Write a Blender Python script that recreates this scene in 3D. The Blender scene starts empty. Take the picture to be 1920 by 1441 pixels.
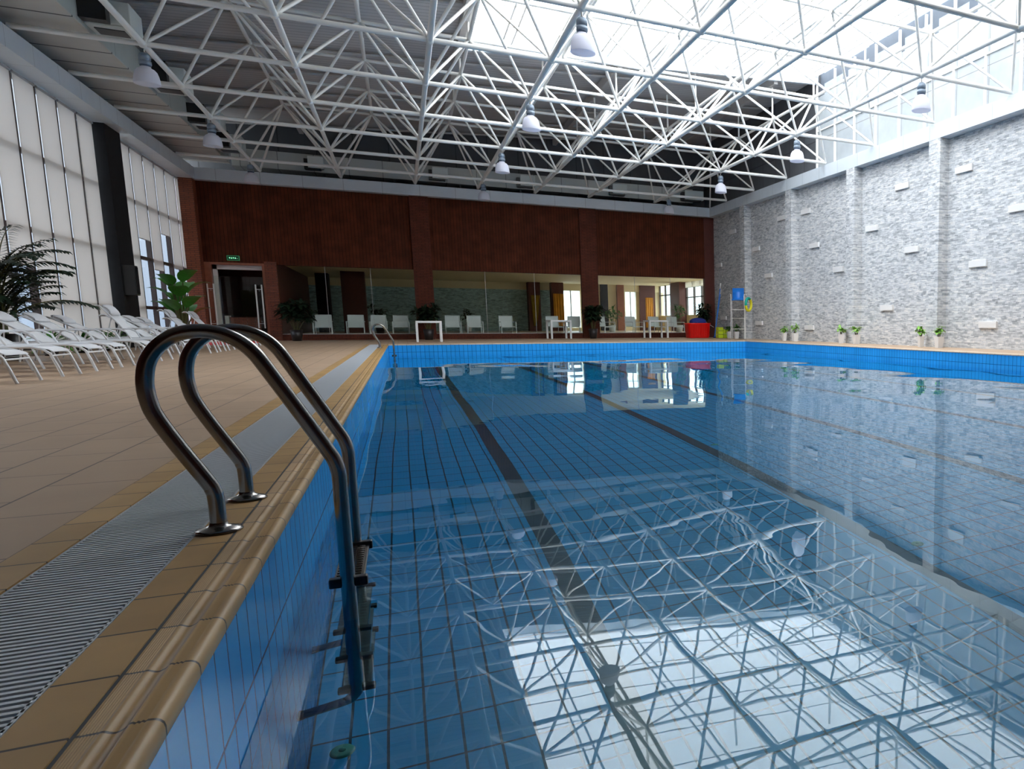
import bpy, math, random
from mathutils import Vector, Matrix
random.seed(7)
PI = math.pi
scene = bpy.context.scene
COL = scene.collection

# ------------------------------------------------------------------ camera
cam_d = bpy.data.cameras.new('camera')
cam = bpy.data.objects.new('camera', cam_d)
COL.objects.link(cam)
F_PX, PITCH, YAW, ROLL, EYE, CX, CY = 1415.0461, .1287, .5117, .0013, .63, 1552.7733, 790.3663
fw = Vector((math.sin(YAW)*math.cos(PITCH), math.cos(YAW)*math.cos(PITCH), -math.sin(PITCH)))
rt = Vector((math.cos(YAW), -math.sin(YAW), 0))
up = rt.cross(fw)
rt, up = rt*math.cos(ROLL)+up*math.sin(ROLL), -rt*math.sin(ROLL)+up*math.cos(ROLL)
mw = Matrix(((rt.x, up.x, -fw.x, 0), (rt.y, up.y, -fw.y, 0), (rt.z, up.z, -fw.z, EYE), (0, 0, 0, 1)))
cam.matrix_world = mw
cam_d.sensor_width = 36
cam_d.sensor_fit = 'HORIZONTAL'
cam_d.lens = F_PX*36/1920
cam_d.shift_x = (960-CX)/1920
cam_d.shift_y = (CY-720.5)/1920
cam_d.clip_start = .02
cam_d.clip_end = 300
scene.camera = cam

# ------------------------------------------------------------------ sky and light
SKY = 8.2
world = bpy.data.worlds.new('overcast_sky')
scene.world = world
world.use_nodes = True
wn = world.node_tree
bg = wn.nodes['Background']
geo = wn.nodes.new('ShaderNodeTexCoord')
sep = wn.nodes.new('ShaderNodeSeparateXYZ')
rmp = wn.nodes.new('ShaderNodeValToRGB')
wn.links.new(geo.outputs['Generated'], sep.inputs[0])
wn.links.new(sep.outputs['Z'], rmp.inputs[0])
rmp.color_ramp.elements[0].position = 0.0
rmp.color_ramp.elements[0].color = (.32, .38, .44, 1)
rmp.color_ramp.elements[1].position = .55
rmp.color_ramp.elements[1].color = (.93, .97, 1.0, 1)
wn.links.new(rmp.outputs[0], bg.inputs['Color'])
bg.inputs['Strength'].default_value = SKY

scene.view_settings.view_transform = 'Standard'
scene.view_settings.look = 'None'
scene.view_settings.gamma = 1
scene.view_settings.use_curve_mapping = False
scene.view_settings.exposure = 0.0
cy = scene.cycles
cy.use_denoising = True
cy.max_bounces = 10; cy.diffuse_bounces = 4; cy.glossy_bounces = 5
cy.transmission_bounces = 8; cy.transparent_max_bounces = 16
cy.sample_clamp_indirect = 8
cy.caustics_refractive = True; cy.caustics_reflective = True
cy.blur_glossy = .3

# ------------------------------------------------------------------ materials
def nt(name):
    m = bpy.data.materials.new(name); m.use_nodes = True
    t = m.node_tree
    return m, t, t.nodes['Principled BSDF']
def plain(name, c, rough=.5, metal=0., spec=.5, noise=0., nscale=8., bump=0.):
    m, t, b = nt(name)
    b.inputs['Base Color'].default_value = (*c, 1)
    b.inputs['Roughness'].default_value = rough
    b.inputs['Metallic'].default_value = metal
    b.inputs['Specular IOR Level'].default_value = spec
    if noise or bump:
        tc = t.nodes.new('ShaderNodeTexCoord')
        n = t.nodes.new('ShaderNodeTexNoise'); n.inputs['Scale'].default_value = nscale
        n.inputs['Detail'].default_value = 5
        t.links.new(tc.outputs['Object'], n.inputs['Vector'])
        if noise:
            mx = t.nodes.new('ShaderNodeMix'); mx.data_type = 'RGBA'
            mx.inputs['A'].default_value = (*[max(0, v*(1-noise)) for v in c], 1)
            mx.inputs['B'].default_value = (*[min(1, v*(1+noise)) for v in c], 1)
            t.links.new(n.outputs['Fac'], mx.inputs['Factor'])
            t.links.new(mx.outputs['Result'], b.inputs['Base Color'])
        if bump:
            bp = t.nodes.new('ShaderNodeBump'); bp.inputs['Strength'].default_value = bump
            bp.inputs['Distance'].default_value = .01
            t.links.new(n.outputs['Fac'], bp.inputs['Height'])
            t.links.new(bp.outputs[0], b.inputs['Normal'])
    return m
def tiled(name, c1, c2, grout, w, h, mortar, axes='XY', off=(0, 0), stagger=0., rough=.35, bump=.3, rand=.0,
          noise=.12, nscale=3., metal=0., hue=None, bdist=.004, spec=.5, smooth=.1):
    """rectangular pieces w x h in world metres laid out on the plane given by axes"""
    m, t, b = nt(name)
    L = t.links
    tc = t.nodes.new('ShaderNodeTexCoord')
    s = t.nodes.new('ShaderNodeSeparateXYZ'); L.new(tc.outputs['Object'], s.inputs[0])
    cmb = t.nodes.new('ShaderNodeCombineXYZ')
    for i, ax in enumerate(axes):
        a = t.nodes.new('ShaderNodeMath'); a.operation = 'ADD'; a.inputs[1].default_value = off[i]+100*(w, h)[i]
        if ax == 'H':
            q = t.nodes.new('ShaderNodeMath'); q.operation = 'ADD'
            L.new(s.outputs['X'], q.inputs[0]); L.new(s.outputs['Y'], q.inputs[1]); L.new(q.outputs[0], a.inputs[0])
        else: L.new(s.outputs[ax], a.inputs[0])
        L.new(a.outputs[0], cmb.inputs[i])
    br = t.nodes.new('ShaderNodeTexBrick')
    br.offset = stagger; br.offset_frequency = 2; br.squash = 1
    br.inputs['Scale'].default_value = 1
    br.inputs['Brick Width'].default_value = w
    br.inputs['Row Height'].default_value = h
    br.inputs['Mortar Size'].default_value = mortar
    br.inputs['Mortar Smooth'].default_value = smooth
    br.inputs['Bias'].default_value = rand
    br.inputs['Color1'].default_value = (*c1, 1)
    br.inputs['Color2'].default_value = (*c2, 1)
    br.inputs['Mortar'].default_value = (*grout, 1)
    L.new(cmb.outputs[0], br.inputs['Vector'])
    n = t.nodes.new('ShaderNodeTexNoise'); n.inputs['Scale'].default_value = nscale
    n.inputs['Detail'].default_value = 6
    L.new(tc.outputs['Object'], n.inputs['Vector'])
    mx = t.nodes.new('ShaderNodeMix'); mx.data_type = 'RGBA'; mx.blend_type = 'MULTIPLY'
    mx.inputs['Factor'].default_value = 1
    rr = t.nodes.new('ShaderNodeValToRGB')
    rr.color_ramp.elements[0].position = .3; rr.color_ramp.elements[1].position = .7
    rr.color_ramp.elements[0].color = (1-noise,)*3+(1,)
    rr.color_ramp.elements[1].color = (1, 1, 1, 1)
    if hue: rr.color_ramp.elements[0].color = (*hue, 1)
    L.new(n.outputs['Fac'], rr.inputs[0])
    L.new(br.outputs['Color'], mx.inputs['A']); L.new(rr.outputs[0], mx.inputs['B'])
    L.new(mx.outputs['Result'], b.inputs['Base Color'])
    b.inputs['Roughness'].default_value = rough
    b.inputs['Metallic'].default_value = metal
    b.inputs['Specular IOR Level'].default_value = spec
    if bump:
        bp = t.nodes.new('ShaderNodeBump'); bp.inputs['Strength'].default_value = bump
        bp.inputs['Distance'].default_value = bdist; bp.invert = True
        L.new(br.outputs['Fac'], bp.inputs['Height']); L.new(bp.outputs[0], b.inputs['Normal'])
    return m
def stone_mat(name, axes, tint=(1, 1, 1), dark=1.0):
    """stacked ledgestone: thin staggered strips of mixed grey, white and rusty pieces"""
    m, t, b = nt(name); L = t.links
    tc = t.nodes.new('ShaderNodeTexCoord')
    s = t.nodes.new('ShaderNodeSeparateXYZ'); L.new(tc.outputs['Object'], s.inputs[0])
    cols = []
    xy = t.nodes.new('ShaderNodeMath'); xy.operation = 'ADD'
    L.new(s.outputs['X'], xy.inputs[0]); L.new(s.outputs['Y'], xy.inputs[1])
    for (w, h, o) in ((.13, .030, 50.0), (.21, .060, 71.3)):
        cmb = t.nodes.new('ShaderNodeCombineXYZ')
        for i in range(2):
            a = t.nodes.new('ShaderNodeMath'); a.operation = 'ADD'; a.inputs[1].default_value = o+i*.013
            L.new(xy.outputs[0] if i == 0 else s.outputs['Z'], a.inputs[0]); L.new(a.outputs[0], cmb.inputs[i])
        br = t.nodes.new('ShaderNodeTexBrick'); br.offset = .43; br.offset_frequency = 2
        br.squash = 1.45; br.squash_frequency = 3
        br.inputs['Scale'].default_value = 1
        br.inputs['Brick Width'].default_value = w; br.inputs['Row Height'].default_value = h
        br.inputs['Mortar Size'].default_value = .0022
        br.inputs['Color1'].default_value = (.0, .0, .0, 1); br.inputs['Color2'].default_value = (1, 1, 1, 1)
        br.inputs['Mortar'].default_value = (.0, .0, .0, 1)
        L.new(cmb.outputs[0], br.inputs['Vector'])
        cols.append(br)
    n = t.nodes.new('ShaderNodeTexNoise'); n.inputs['Scale'].default_value = 7
    n.inputs['Detail'].default_value = 8; n.inputs['Roughness'].default_value = .7
    L.new(tc.outputs['Object'], n.inputs['Vector'])
    add = t.nodes.new('ShaderNodeMix'); add.data_type = 'RGBA'; add.inputs['Factor'].default_value = .42
    L.new(cols[0].outputs['Color'], add.inputs['A']); L.new(cols[1].outputs['Color'], add.inputs['B'])
    add2 = t.nodes.new('ShaderNodeMix'); add2.data_type = 'RGBA'; add2.inputs['Factor'].default_value = .40
    L.new(add.outputs['Result'], add2.inputs['A']); L.new(n.outputs['Fac'], add2.inputs['B'])
    rp = t.nodes.new('ShaderNodeValToRGB'); cr = rp.color_ramp
    cr.elements[0].position = .10; cr.elements[0].color = (.17, .175, .185, 1)
    cr.elements[1].position = .92; cr.elements[1].color = (.94, .93, .91, 1)
    for p_, c_ in ((.28, (.36, .37, .385)), (.44, (.52, .53, .54)), (.60, (.68, .685, .69)), (.68, (.71, .69, .66))):
        e = cr.elements.new(p_); e.color = (*c_, 1)
    L.new(add2.outputs['Result'], rp.inputs[0])
    mul = t.nodes.new('ShaderNodeMix'); mul.data_type = 'RGBA'; mul.blend_type = 'MULTIPLY'
    mul.inputs['Factor'].default_value = 1
    mul.inputs['B'].default_value = (tint[0]*dark, tint[1]*dark, tint[2]*dark, 1)
    L.new(rp.outputs[0], mul.inputs['A']); L.new(mul.outputs['Result'], b.inputs['Base Color'])
    b.inputs['Roughness'].default_value = .8
    bp = t.nodes.new('ShaderNodeBump'); bp.inputs['Strength'].default_value = .8
    bp.inputs['Distance'].default_value = .02
    L.new(add2.outputs['Result'], bp.inputs['Height']); L.new(bp.outputs[0], b.inputs['Normal'])
    return m
def clear(name, tint=(1, 1, 1), gloss=.08, rough=.0, add_fresnel=True):
    """thin architectural pane: tinted see-through plus a mirror layer by angle"""
    m = bpy.data.materials.new(name); m.use_nodes = True; t = m.node_tree; t.nodes.clear(); L = t.links
    o = t.nodes.new('ShaderNodeOutputMaterial')
    tr = t.nodes.new('ShaderNodeBsdfTransparent'); tr.inputs[0].default_value = (*tint, 1)
    gl = t.nodes.new('ShaderNodeBsdfGlossy'); gl.inputs['Roughness'].default_value = rough
    fr = t.nodes.new('ShaderNodeFresnel'); fr.inputs[0].default_value = 1.45
    mx = t.nodes.new('ShaderNodeMixShader')
    ge = t.nodes.new('ShaderNodeNewGeometry'); iv = t.nodes.new('ShaderNodeMath'); iv.operation = 'SUBTRACT'; iv.inputs[0].default_value = 1
    ml = t.nodes.new('ShaderNodeMath'); ml.operation = 'MULTIPLY'
    L.new(ge.outputs['Backfacing'], iv.inputs[1]); L.new(fr.outputs[0], ml.inputs[0]); L.new(iv.outputs[0], ml.inputs[1])
    L.new(ml.outputs[0], mx.inputs[0]); L.new(tr.outputs[0], mx.inputs[1]); L.new(gl.outputs[0], mx.inputs[2])
    L.new(mx.outputs[0], o.inputs[0])
    return m
def veil(name, c, see=.0, trans=.6):
    """cloth or frosted sheet: part diffuse, part translucent, part see-through"""
    m = bpy.data.materials.new(name); m.use_nodes = True; t = m.node_tree; t.nodes.clear(); L = t.links
    o = t.nodes.new('ShaderNodeOutputMaterial')
    df = t.nodes.new('ShaderNodeBsdfDiffuse'); df.inputs[0].default_value = (*c, 1)
    tl = t.nodes.new('ShaderNodeBsdfTranslucent'); tl.inputs[0].default_value = (*c, 1)
    tr = t.nodes.new('ShaderNodeBsdfTransparent')
    a = t.nodes.new('ShaderNodeMixShader'); a.inputs[0].default_value = trans
    b = t.nodes.new('ShaderNodeMixShader'); b.inputs[0].default_value = see
    L.new(df.outputs[0], a.inputs[1]); L.new(tl.outputs[0], a.inputs[2])
    L.new(a.outputs[0], b.inputs[1]); L.new(tr.outputs[0], b.inputs[2]); L.new(b.outputs[0], o.inputs[0])
    return m
def water_mat():
    m = bpy.data.materials.new('pool_water'); m.use_nodes = True; t = m.node_tree; t.nodes.clear(); L = t.links
    o = t.nodes.new('ShaderNodeOutputMaterial')
    g = t.nodes.new('ShaderNodeBsdfRefraction'); g.inputs['IOR'].default_value = 1.333
    g.inputs['Roughness'].default_value = 0
    g.inputs['Color'].default_value = (.76, .96, 1, 1)
    gl = t.nodes.new('ShaderNodeBsdfGlossy'); gl.inputs['Roughness'].default_value = 0
    gl.inputs['Color'].default_value = (.88, .96, 1, 1)
    fr = t.nodes.new('ShaderNodeFresnel'); fr.inputs['IOR'].default_value = 1.333
    mxs = t.nodes.new('ShaderNodeMixShader')
    tc = t.nodes.new('ShaderNodeTexCoord')
    mp = t.nodes.new('ShaderNodeMapping'); mp.inputs['Scale'].default_value = (1, .8, 1)
    L.new(tc.outputs['Object'], mp.inputs[0])
    hs = None
    for sc_, det, amp in ((.62, .0, .022), (4.5, 1.0, .0005)):
        n = t.nodes.new('ShaderNodeTexNoise'); n.inputs['Scale'].default_value = sc_
        n.inputs['Detail'].default_value = det; n.inputs['Roughness'].default_value = .45
        L.new(mp.outputs[0], n.inputs['Vector'])
        k = t.nodes.new('ShaderNodeMath'); k.operation = 'MULTIPLY'; k.inputs[1].default_value = amp
        L.new(n.outputs['Fac'], k.inputs[0])
        if hs is None: hs = k
        else:
            ad = t.nodes.new('ShaderNodeMath'); ad.operation = 'ADD'
            L.new(hs.outputs[0], ad.inputs[0]); L.new(k.outputs[0], ad.inputs[1]); hs = ad
    bp = t.nodes.new('ShaderNodeBump'); bp.inputs['Strength'].default_value = 1
    bp.inputs['Distance'].default_value = 1.0
    L.new(hs.outputs[0], bp.inputs['Height']); L.new(bp.outputs[0], g.inputs['Normal'])
    L.new(bp.outputs[0], gl.inputs['Normal']); L.new(bp.outputs[0], fr.inputs['Normal'])
    L.new(fr.outputs[0], mxs.inputs[0]); L.new(g.outputs[0], mxs.inputs[1]); L.new(gl.outputs[0], mxs.inputs[2])
    L.new(mxs.outputs[0], o.inputs[0])
    return m
def glow(name, c, s):
    m, t, b = nt(name)
    b.inputs['Base Color'].default_value = (*c, 1)
    b.inputs['Emission Color'].default_value = (*c, 1); b.inputs['Emission Strength'].default_value = s
    return m

M = {}
M['deck'] = tiled('deck_tile', (.47, .33, .22), (.43, .30, .20), (.13, .10, .08), .6, .28, .004, 'YX', (.2, .963), .5,
                  rough=.5, noise=.10, nscale=2.2, spec=.3)
M['coping'] = tiled('coping_tile', (.52, .32, .125), (.45, .27, .10), (.05, .035, .025), .24, .5, .004, 'YX', (-.07, .73), 0,
                    rough=.45, noise=.2, nscale=3.5, spec=.35)
M['coping_pale'] = tiled('pale_coping_tile', (.66, .52, .38), (.62, .48, .35), (.16, .12, .10), .24, .24, .003, 'XY', (.128, .1), 0, rough=.4)
M['wall_tile_x'] = tiled('blue_wall_tile', (.025, .33, .78), (.022, .30, .72), (.004, .04, .16), .12, .24, .0045, 'YZ', (-.07, 0), 0, rough=.2, noise=.1, nscale=1.3, spec=.4)
M['wall_tile_y'] = tiled('blue_wall_tile_end', (.025, .33, .78), (.022, .30, .72), (.004, .04, .16), .12, .24, .0045, 'XZ', (.008, 0), 0, rough=.2, noise=.1, nscale=1.3, spec=.4)
M['floor_tile'] = tiled('blue_floor_tile', (.001, .27, .52), (.001, .25, .48), (.001, .018, .04), .12, .24, .005, 'XY', (.008, .05), 0, rough=.3, noise=.1, nscale=.8)
M['lane'] = tiled('black_lane_tile', (.012, .018, .035), (.014, .02, .04), (.004, .006, .012), .12, .24, .004, 'XY', (-.632, .05), 0, rough=.3)
M['stone'] = stone_mat('ledgestone', 'YZ')
M['stone_end'] = stone_mat('ledgestone_end', 'XZ')
M['stone_green'] = stone_mat('lounge_ledgestone', 'XZ', (.58, .80, .80), 1.5)
M['wood'] = tiled('wood_panelling', (.125, .030, .012), (.10, .024, .010), (.018, .006, .004), .11, 6.2, .006, 'XZ', (0, .3), 0,
                  rough=.7, spec=.15, noise=.45, nscale=2.4)
M['brick'] = tiled('red_brick', (.27, .065, .024), (.21, .05, .02), (.07, .024, .015), .24, .065, .008, 'HZ', (0, 0), .5, rough=.6, noise=.3)
M['brick_dark'] = tiled('dark_red_brick', (.15, .036, .018), (.115, .028, .015), (.05, .016, .010), .24, .065, .008, 'HZ', (0, 0), .5, rough=.7, noise=.3, spec=.2)
M['brick_y'] = tiled('red_brick_side', (.33, .085, .03), (.27, .065, .025), (.09, .03, .018), .24, .065, .008, 'HZ', (0, 0), .5, rough=.6, noise=.3)
M['steel'] = plain('brushed_steel', (.30, .28, .26), .2, 1.0, noise=.12, nscale=30)
M['white_steel'] = plain('white_painted_steel', (.82, .80, .76), .42, noise=.05, nscale=1.5)
M['beam'] = tiled('pale_beam_panel', (.62, .67, .71), (.58, .63, .68), (.25, .27, .29), 1.25, 2.5, .006, 'YZ', (.3, .4), 0, rough=.4, noise=.05)
M['beam_x'] = tiled('pale_beam_panel_end', (.60, .65, .70), (.57, .62, .67), (.25, .27, .29), 1.25, 2.5, .006, 'XZ', (.3, .4), 0, rough=.4, noise=.05)
M['roof'] = tiled('corrugated_roof', (.68, .66, .66), (.62, .60, .60), (.44, .43, .43), .22, 30, .02, 'YX', (0, 15), 0, rough=.6, noise=.25, nscale=.5, bump=.3, bdist=.01)
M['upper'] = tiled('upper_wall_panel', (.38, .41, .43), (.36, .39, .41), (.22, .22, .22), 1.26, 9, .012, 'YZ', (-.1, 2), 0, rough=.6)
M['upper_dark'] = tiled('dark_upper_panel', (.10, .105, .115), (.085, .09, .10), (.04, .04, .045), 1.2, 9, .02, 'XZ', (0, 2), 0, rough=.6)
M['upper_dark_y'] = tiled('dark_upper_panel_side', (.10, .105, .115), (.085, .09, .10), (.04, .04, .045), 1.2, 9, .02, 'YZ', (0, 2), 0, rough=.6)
M['plaster'] = plain('plaster', (.62, .60, .56), .8, noise=.05)
M['cream'] = plain('cream_ceiling', (.88, .74, .48), .8, noise=.04)
M['mullion'] = plain('dark_bronze_aluminium', (.075, .05, .045), .45, noise=.2)
M['black'] = plain('near_black_cladding', (.010, .010, .011), .7, spec=.2, noise=.3)
M['blackpl'] = plain('black_plastic', (.012, .012, .013), .35)
M['duct'] = tiled('duct_side', (.46, .50, .48), (.44, .48, .46), (.16, .17, .17), 2.2, 9, .01, 'YZ', (0, 2), 0, rough=.55, noise=.08)
M['duct_b'] = tiled('duct_bottom', (.56, .54, .49), (.54, .52, .48), (.05, .05, .05), 1.1, 9, .03, 'YX', (.25, 2), 0, rough=.6, noise=.1, nscale=1.2)
M['duct_e'] = tiled('far_duct_panel', (.55, .56, .53), (.53, .54, .51), (.22, .22, .22), 1.1, 9, .012, 'XZ', (.25, 2), 0, rough=.6, noise=.1, nscale=1.2)
M['ventbox'] = plain('vent_box_paint', (.62, .66, .64), .5)
M['blind'] = veil('blind_fabric', (.90, .85, .80), .0, .6)
M['rail'] = plain('blind_rail', (.55, .55, .56), .4, .3)
M['glass_left'] = clear('tinted_window_glass', (.48, .50, .53))
M['glass'] = clear('clear_glass', (.94, .97, .95))
M['sky_pane'] = veil('polycarbonate_sheet', (.95, .97, 1.0), .72, .9)
M['frost'] = veil('frosted_pane', (.85, .9, .9), .12, .9)
M['water'] = water_mat()
M['grate'] = plain('white_plastic_grate', (.62, .65, .68), .4, noise=.05, nscale=20)
M['channel'] = plain('drain_channel', (.03, .035, .04), .6)
M['lamp_body'] = plain('lamp_housing', (.22, .27, .33), .4, .3)
M['lamp_ring'] = plain('lamp_collar', (.05, .08, .13), .4)
M['lamp_shade'] = veil('prismatic_lamp_shade', (.90, .90, .96), .10, .45)
M['white_pl'] = plain('white_furniture', (.80, .80, .80), .4)
M['sling'] = plain('white_mesh_sling', (.76, .76, .77), .7, noise=.06, nscale=60)
M['lframe'] = plain('lounger_frame', (.74, .75, .77), .35)
M['pillow'] = plain('headrest_fabric', (.66, .66, .68), .8, noise=.05, nscale=30)
M['towel'] = plain('red_mat', (.80, .03, .035), .6, noise=.15, nscale=40)
M['red'] = plain('red_plastic', (.85, .010, .008), .32)
M['blue'] = plain('blue_plastic', (.015, .20, .72), .4)
M['dkblue'] = plain('dark_blue_net', (.02, .03, .22), .7, noise=.4, nscale=40)
M['lime'] = plain('lime_plastic', (.58, .72, .03), .4)
M['yellow'] = plain('yellow_float', (.80, .72, .02), .4)
M['green'] = plain('green_float', (.0, .35, .25), .4)
M['disc'] = plain('disc_plastic', (.08, .30, .20), .5)
M['roof_steel'] = plain('grey_roof_steel', (.50, .48, .47), .6, noise=.1)
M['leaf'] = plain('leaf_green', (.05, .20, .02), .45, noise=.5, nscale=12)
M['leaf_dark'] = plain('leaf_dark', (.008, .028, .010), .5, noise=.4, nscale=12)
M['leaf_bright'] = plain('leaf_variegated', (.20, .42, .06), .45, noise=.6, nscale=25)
M['stem'] = plain('plant_stem', (.10, .10, .03), .7)
M['pot_white'] = plain('white_pot', (.78, .76, .74), .4)
M['pot_dark'] = plain('dark_pot', (.02, .015, .015), .4)
M['soil'] = plain('soil', (.03, .02, .015), .9)
M['curtain'] = plain('amber_curtain', (.70, .30, .03), .8, noise=.25, nscale=4)
M['ochre'] = plain('ochre_curtain', (.45, .28, .02), .8, noise=.3, nscale=4)
M['dkwood'] = plain('dark_red_wood', (.10, .02, .012), .5, noise=.3)
M['midwood'] = plain('warm_wood', (.30, .10, .05), .5, noise=.3)
M['outside'] = plain('outside_paving', (.30, .31, .31), .9)
M['facade'] = tiled('neighbour_facade', (.40, .46, .52), (.36, .42, .48), (.10, .12, .15), 1.6, 1.5, .18, 'YZ', (0, 0), 0, rough=.8)
M['facade_x'] = tiled('neighbour_facade_side', (.70, .70, .68), (.62, .64, .64), (.30, .32, .35), 1.6, 1.5, .12, 'YZ', (0, 0), 0, rough=.8)

# ------------------------------------------------------------------ mesh helpers
class MB:
    def __init__(s): s.v = []; s.f = []; s.sm = []
    def add(s, vs, fs, smooth=False):
        k = len(s.v); s.v += [tuple(v) for v in vs]
        s.f += [tuple(i+k for i in f) for f in fs]; s.sm += [smooth]*len(fs); return s
    def box(s, x0, x1, y0, y1, z0, z1):
        vs = [(x, y, z) for z in (z0, z1) for y in (y0, y1) for x in (x0, x1)]
        return s.add(vs, [(0, 2, 3, 1), (4, 5, 7, 6), (0, 1, 5, 4), (2, 6, 7, 3), (0, 4, 6, 2), (1, 3, 7, 5)])
    def cbox(s, c, d, rz=0, rx=0):
        R = Matrix.Rotation(rz, 3, 'Z') @ Matrix.Rotation(rx, 3, 'X')
        vs = [Vector(c)+R @ Vector((x*d[0]/2, y*d[1]/2, z*d[2]/2)) for z in (-1, 1) for y in (-1, 1) for x in (-1, 1)]
        return s.add(vs, [(0, 2, 3, 1), (4, 5, 7, 6), (0, 1, 5, 4), (2, 6, 7, 3), (0, 4, 6, 2), (1, 3, 7, 5)])
    def quad(s, a, b, c, d): return s.add([a, b, c, d], [(0, 1, 2, 3)])
    def tube(s, pts, r, n=10, cap=True):
        pts = [Vector(p) for p in pts]; rs = r if isinstance(r, (list, tuple)) else [r]*len(pts)
        rings = []; prev = None
        for i, p in enumerate(pts):
            a = pts[max(0, i-1)]; b = pts[min(len(pts)-1, i+1)]
            t = (b-a).normalized()
            if prev is None:
                u = t.orthogonal().normalized()
            else:
                u = (prev-t*prev.dot(t)).normalized()
            prev = u; w = t.cross(u)
            rings.append([p+(u*math.cos(2*PI*k/n)+w*math.sin(2*PI*k/n))*rs[i] for k in range(n)])
        vs = [v for rg in rings for v in rg]; fs = []
        for i in range(len(rings)-1):
            for k in range(n):
                fs.append((i*n+k, i*n+(k+1) % n, (i+1)*n+(k+1) % n, (i+1)*n+k))
        s.add(vs, fs, True)
        if cap:
            s.add(rings[0], [tuple(reversed(range(n)))]); s.add(rings[-1], [tuple(range(n))])
        return s
    def lathe(s, prof, c=(0, 0, 0), n=20, sq=False):
        vs = []; fs = []
        for (r, z) in prof:
            for k in range(n):
                a = 2*PI*k/n+(PI/4 if sq else 0)
                vs.append((c[0]+r*math.cos(a), c[1]+r*math.sin(a), c[2]+z))
        for i in range(len(prof)-1):
            for k in range(n):
                fs.append((i*n+k, i*n+(k+1) % n, (i+1)*n+(k+1) % n, (i+1)*n+k))
        return s.add(vs, fs, not sq)
    def ball(s, c, r, n=10, sq=(1, 1, 1)):
        m = n//2; vs = []; fs = []
        for i in range(m+1):
            th = PI*i/m
            for k in range(n):
                a = 2*PI*k/n
                vs.append((c[0]+r*sq[0]*math.sin(th)*math.cos(a), c[1]+r*sq[1]*math.sin(th)*math.sin(a), c[2]+r*sq[2]*math.cos(th)))
        for i in range(m):
            for k in range(n):
                fs.append((i*n+k, (i+1)*n+k, (i+1)*n+(k+1) % n, i*n+(k+1) % n))
        return s.add(vs, fs, True)
    def build(s, name, mat, parent=None, bevel=0, mats=None):
        me = bpy.data.meshes.new(name); me.from_pydata(s.v, [], s.f)
        me.polygons.foreach_set('use_smooth', s.sm); me.update()
        me.materials.append(M[mat] if isinstance(mat, str) else mat)
        o = bpy.data.objects.new(name, me); COL.objects.link(o)
        if parent: o.parent = parent
        if bevel:
            b = o.modifiers.new('bevel', 'BEVEL'); b.width = bevel; b.segments = 2; b.limit_method = 'ANGLE'
        return o
def tag(o, label, cat, group=None, kind=None):
    o['label'] = label; o['category'] = cat
    if group: o['group'] = group
    if kind: o['kind'] = kind
    return o
def struct(o):
    o['kind'] = 'structure'; return o
def empty(name, loc=(0, 0, 0), rz=0):
    o = bpy.data.objects.new(name, None); COL.objects.link(o); o.location = loc; o.rotation_euler = (0, 0, rz)
    o.empty_display_size = .1
    return o
def copy_tree(o, parent=None):
    c = o.copy(); COL.objects.link(c); c.parent = parent
    for ch in list(o.children): copy_tree(ch, c)
    return c
ORD = ['first', 'second', 'third', 'fourth', 'fifth', 'sixth', 'seventh', 'eighth', 'ninth', 'tenth', 'eleventh',
       'twelfth', 'thirteenth', 'fourteenth', 'fifteenth', 'sixteenth', 'seventeenth']

# ------------------------------------------------------------------ main dimensions
XE, XJ, XG, XGL, XYL = -.368, -.477, -.573, -.860, -.963
DISCS = [(-.27, 3.0, 'below the big ladder'), (2.66, 3.62, 'right of a black lane line, near end'), (2.62, 6.93, 'right of a black lane line, farther out')]
YF, XR, YN = 26.46, 11.265, -3.0            # far edge, right edge, near end of the pool
ZW, ZF = -.34, -1.5
XW = 13.1; YW = 34.4; XL = -6.35; YB = -6.0
def roof_z(x): return 8.2+.066*x

# ------------------------------------------------------------------ floor, pool
m = MB()
m.box(-6.6, XYL, YB, YW, -.15, 0)
m.box(XYL, XW, YF+.24, YW, -.15, 0)
m.box(XR+.24, XW, YB, YF+.24, -.15, 0)
m.box(XYL, XR+.24, YB, YN-.24, -.15, 0)
struct(m.build('floor', 'deck'))
m = MB(); m.box(XYL, XGL, YN-.24, YF+.24, -.15, .001)
struct(m.build('trim_1', 'coping'))
# coping with finger grip groove, rounded nose
prof = [(XG, -.12), (XG, .001), (XJ-.006, .001), (XJ-.004, -.004), (XJ+.004, -.004), (XJ+.006, .001), (-.442, .001)]
prof = prof[:-1]+[(-.474+.004*i+dx_, .001+dz_) for i in range(7) for dx_, dz_ in ((0, 0), (.001, -.0008), (.003, -.0008), (.0035, 0))]+[(-.442, .001)]
prof += [(-.442+.028*i/8, .001-.0055*math.sin(PI*i/8)**1.3) for i in range(1, 8)]
prof += [(-.414, .002), (-.411, .006), (-.407, .0065), (-.404, .0045), (-.401, .0065), (-.398, .0045), (-.395, .0065),
         (-.392, .0045), (-.389, .0065), (-.384, .006)]
prof += [(-.384+.016*math.sin(a), -.010+.016*math.cos(a)) for a in (.3, .7, 1.1, 1.57)]
prof += [(-.368, -.026), (-.374, -.030), (-.374, -.12)]
def extrude_y(prof, y0, y1, name, mat, smooth=True):
    m = MB(); n = len(prof)
    vs = [(x, y, z) for y in (y0, y1) for (x, z) in prof]
    m.add(vs, [(i, i+1, n+i+1, n+i) for i in range(n-1)], smooth)
    m.sm = [smooth and (i > 5) for i in range(n-1)]
    return m.build(name, mat)
struct(extrude_y(prof, YN-.24, YF+.02, 'trim_2', 'coping'))
m = MB(); m.box(XJ-.0035, XJ+.0035, YN-.24, YF+.02, -.01, .0004)
struct(m.build('trim_3', 'channel'))
m = MB()
m.box(XG, XR+.24, YF-.008, YF+.24, -.029, .002)
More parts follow.
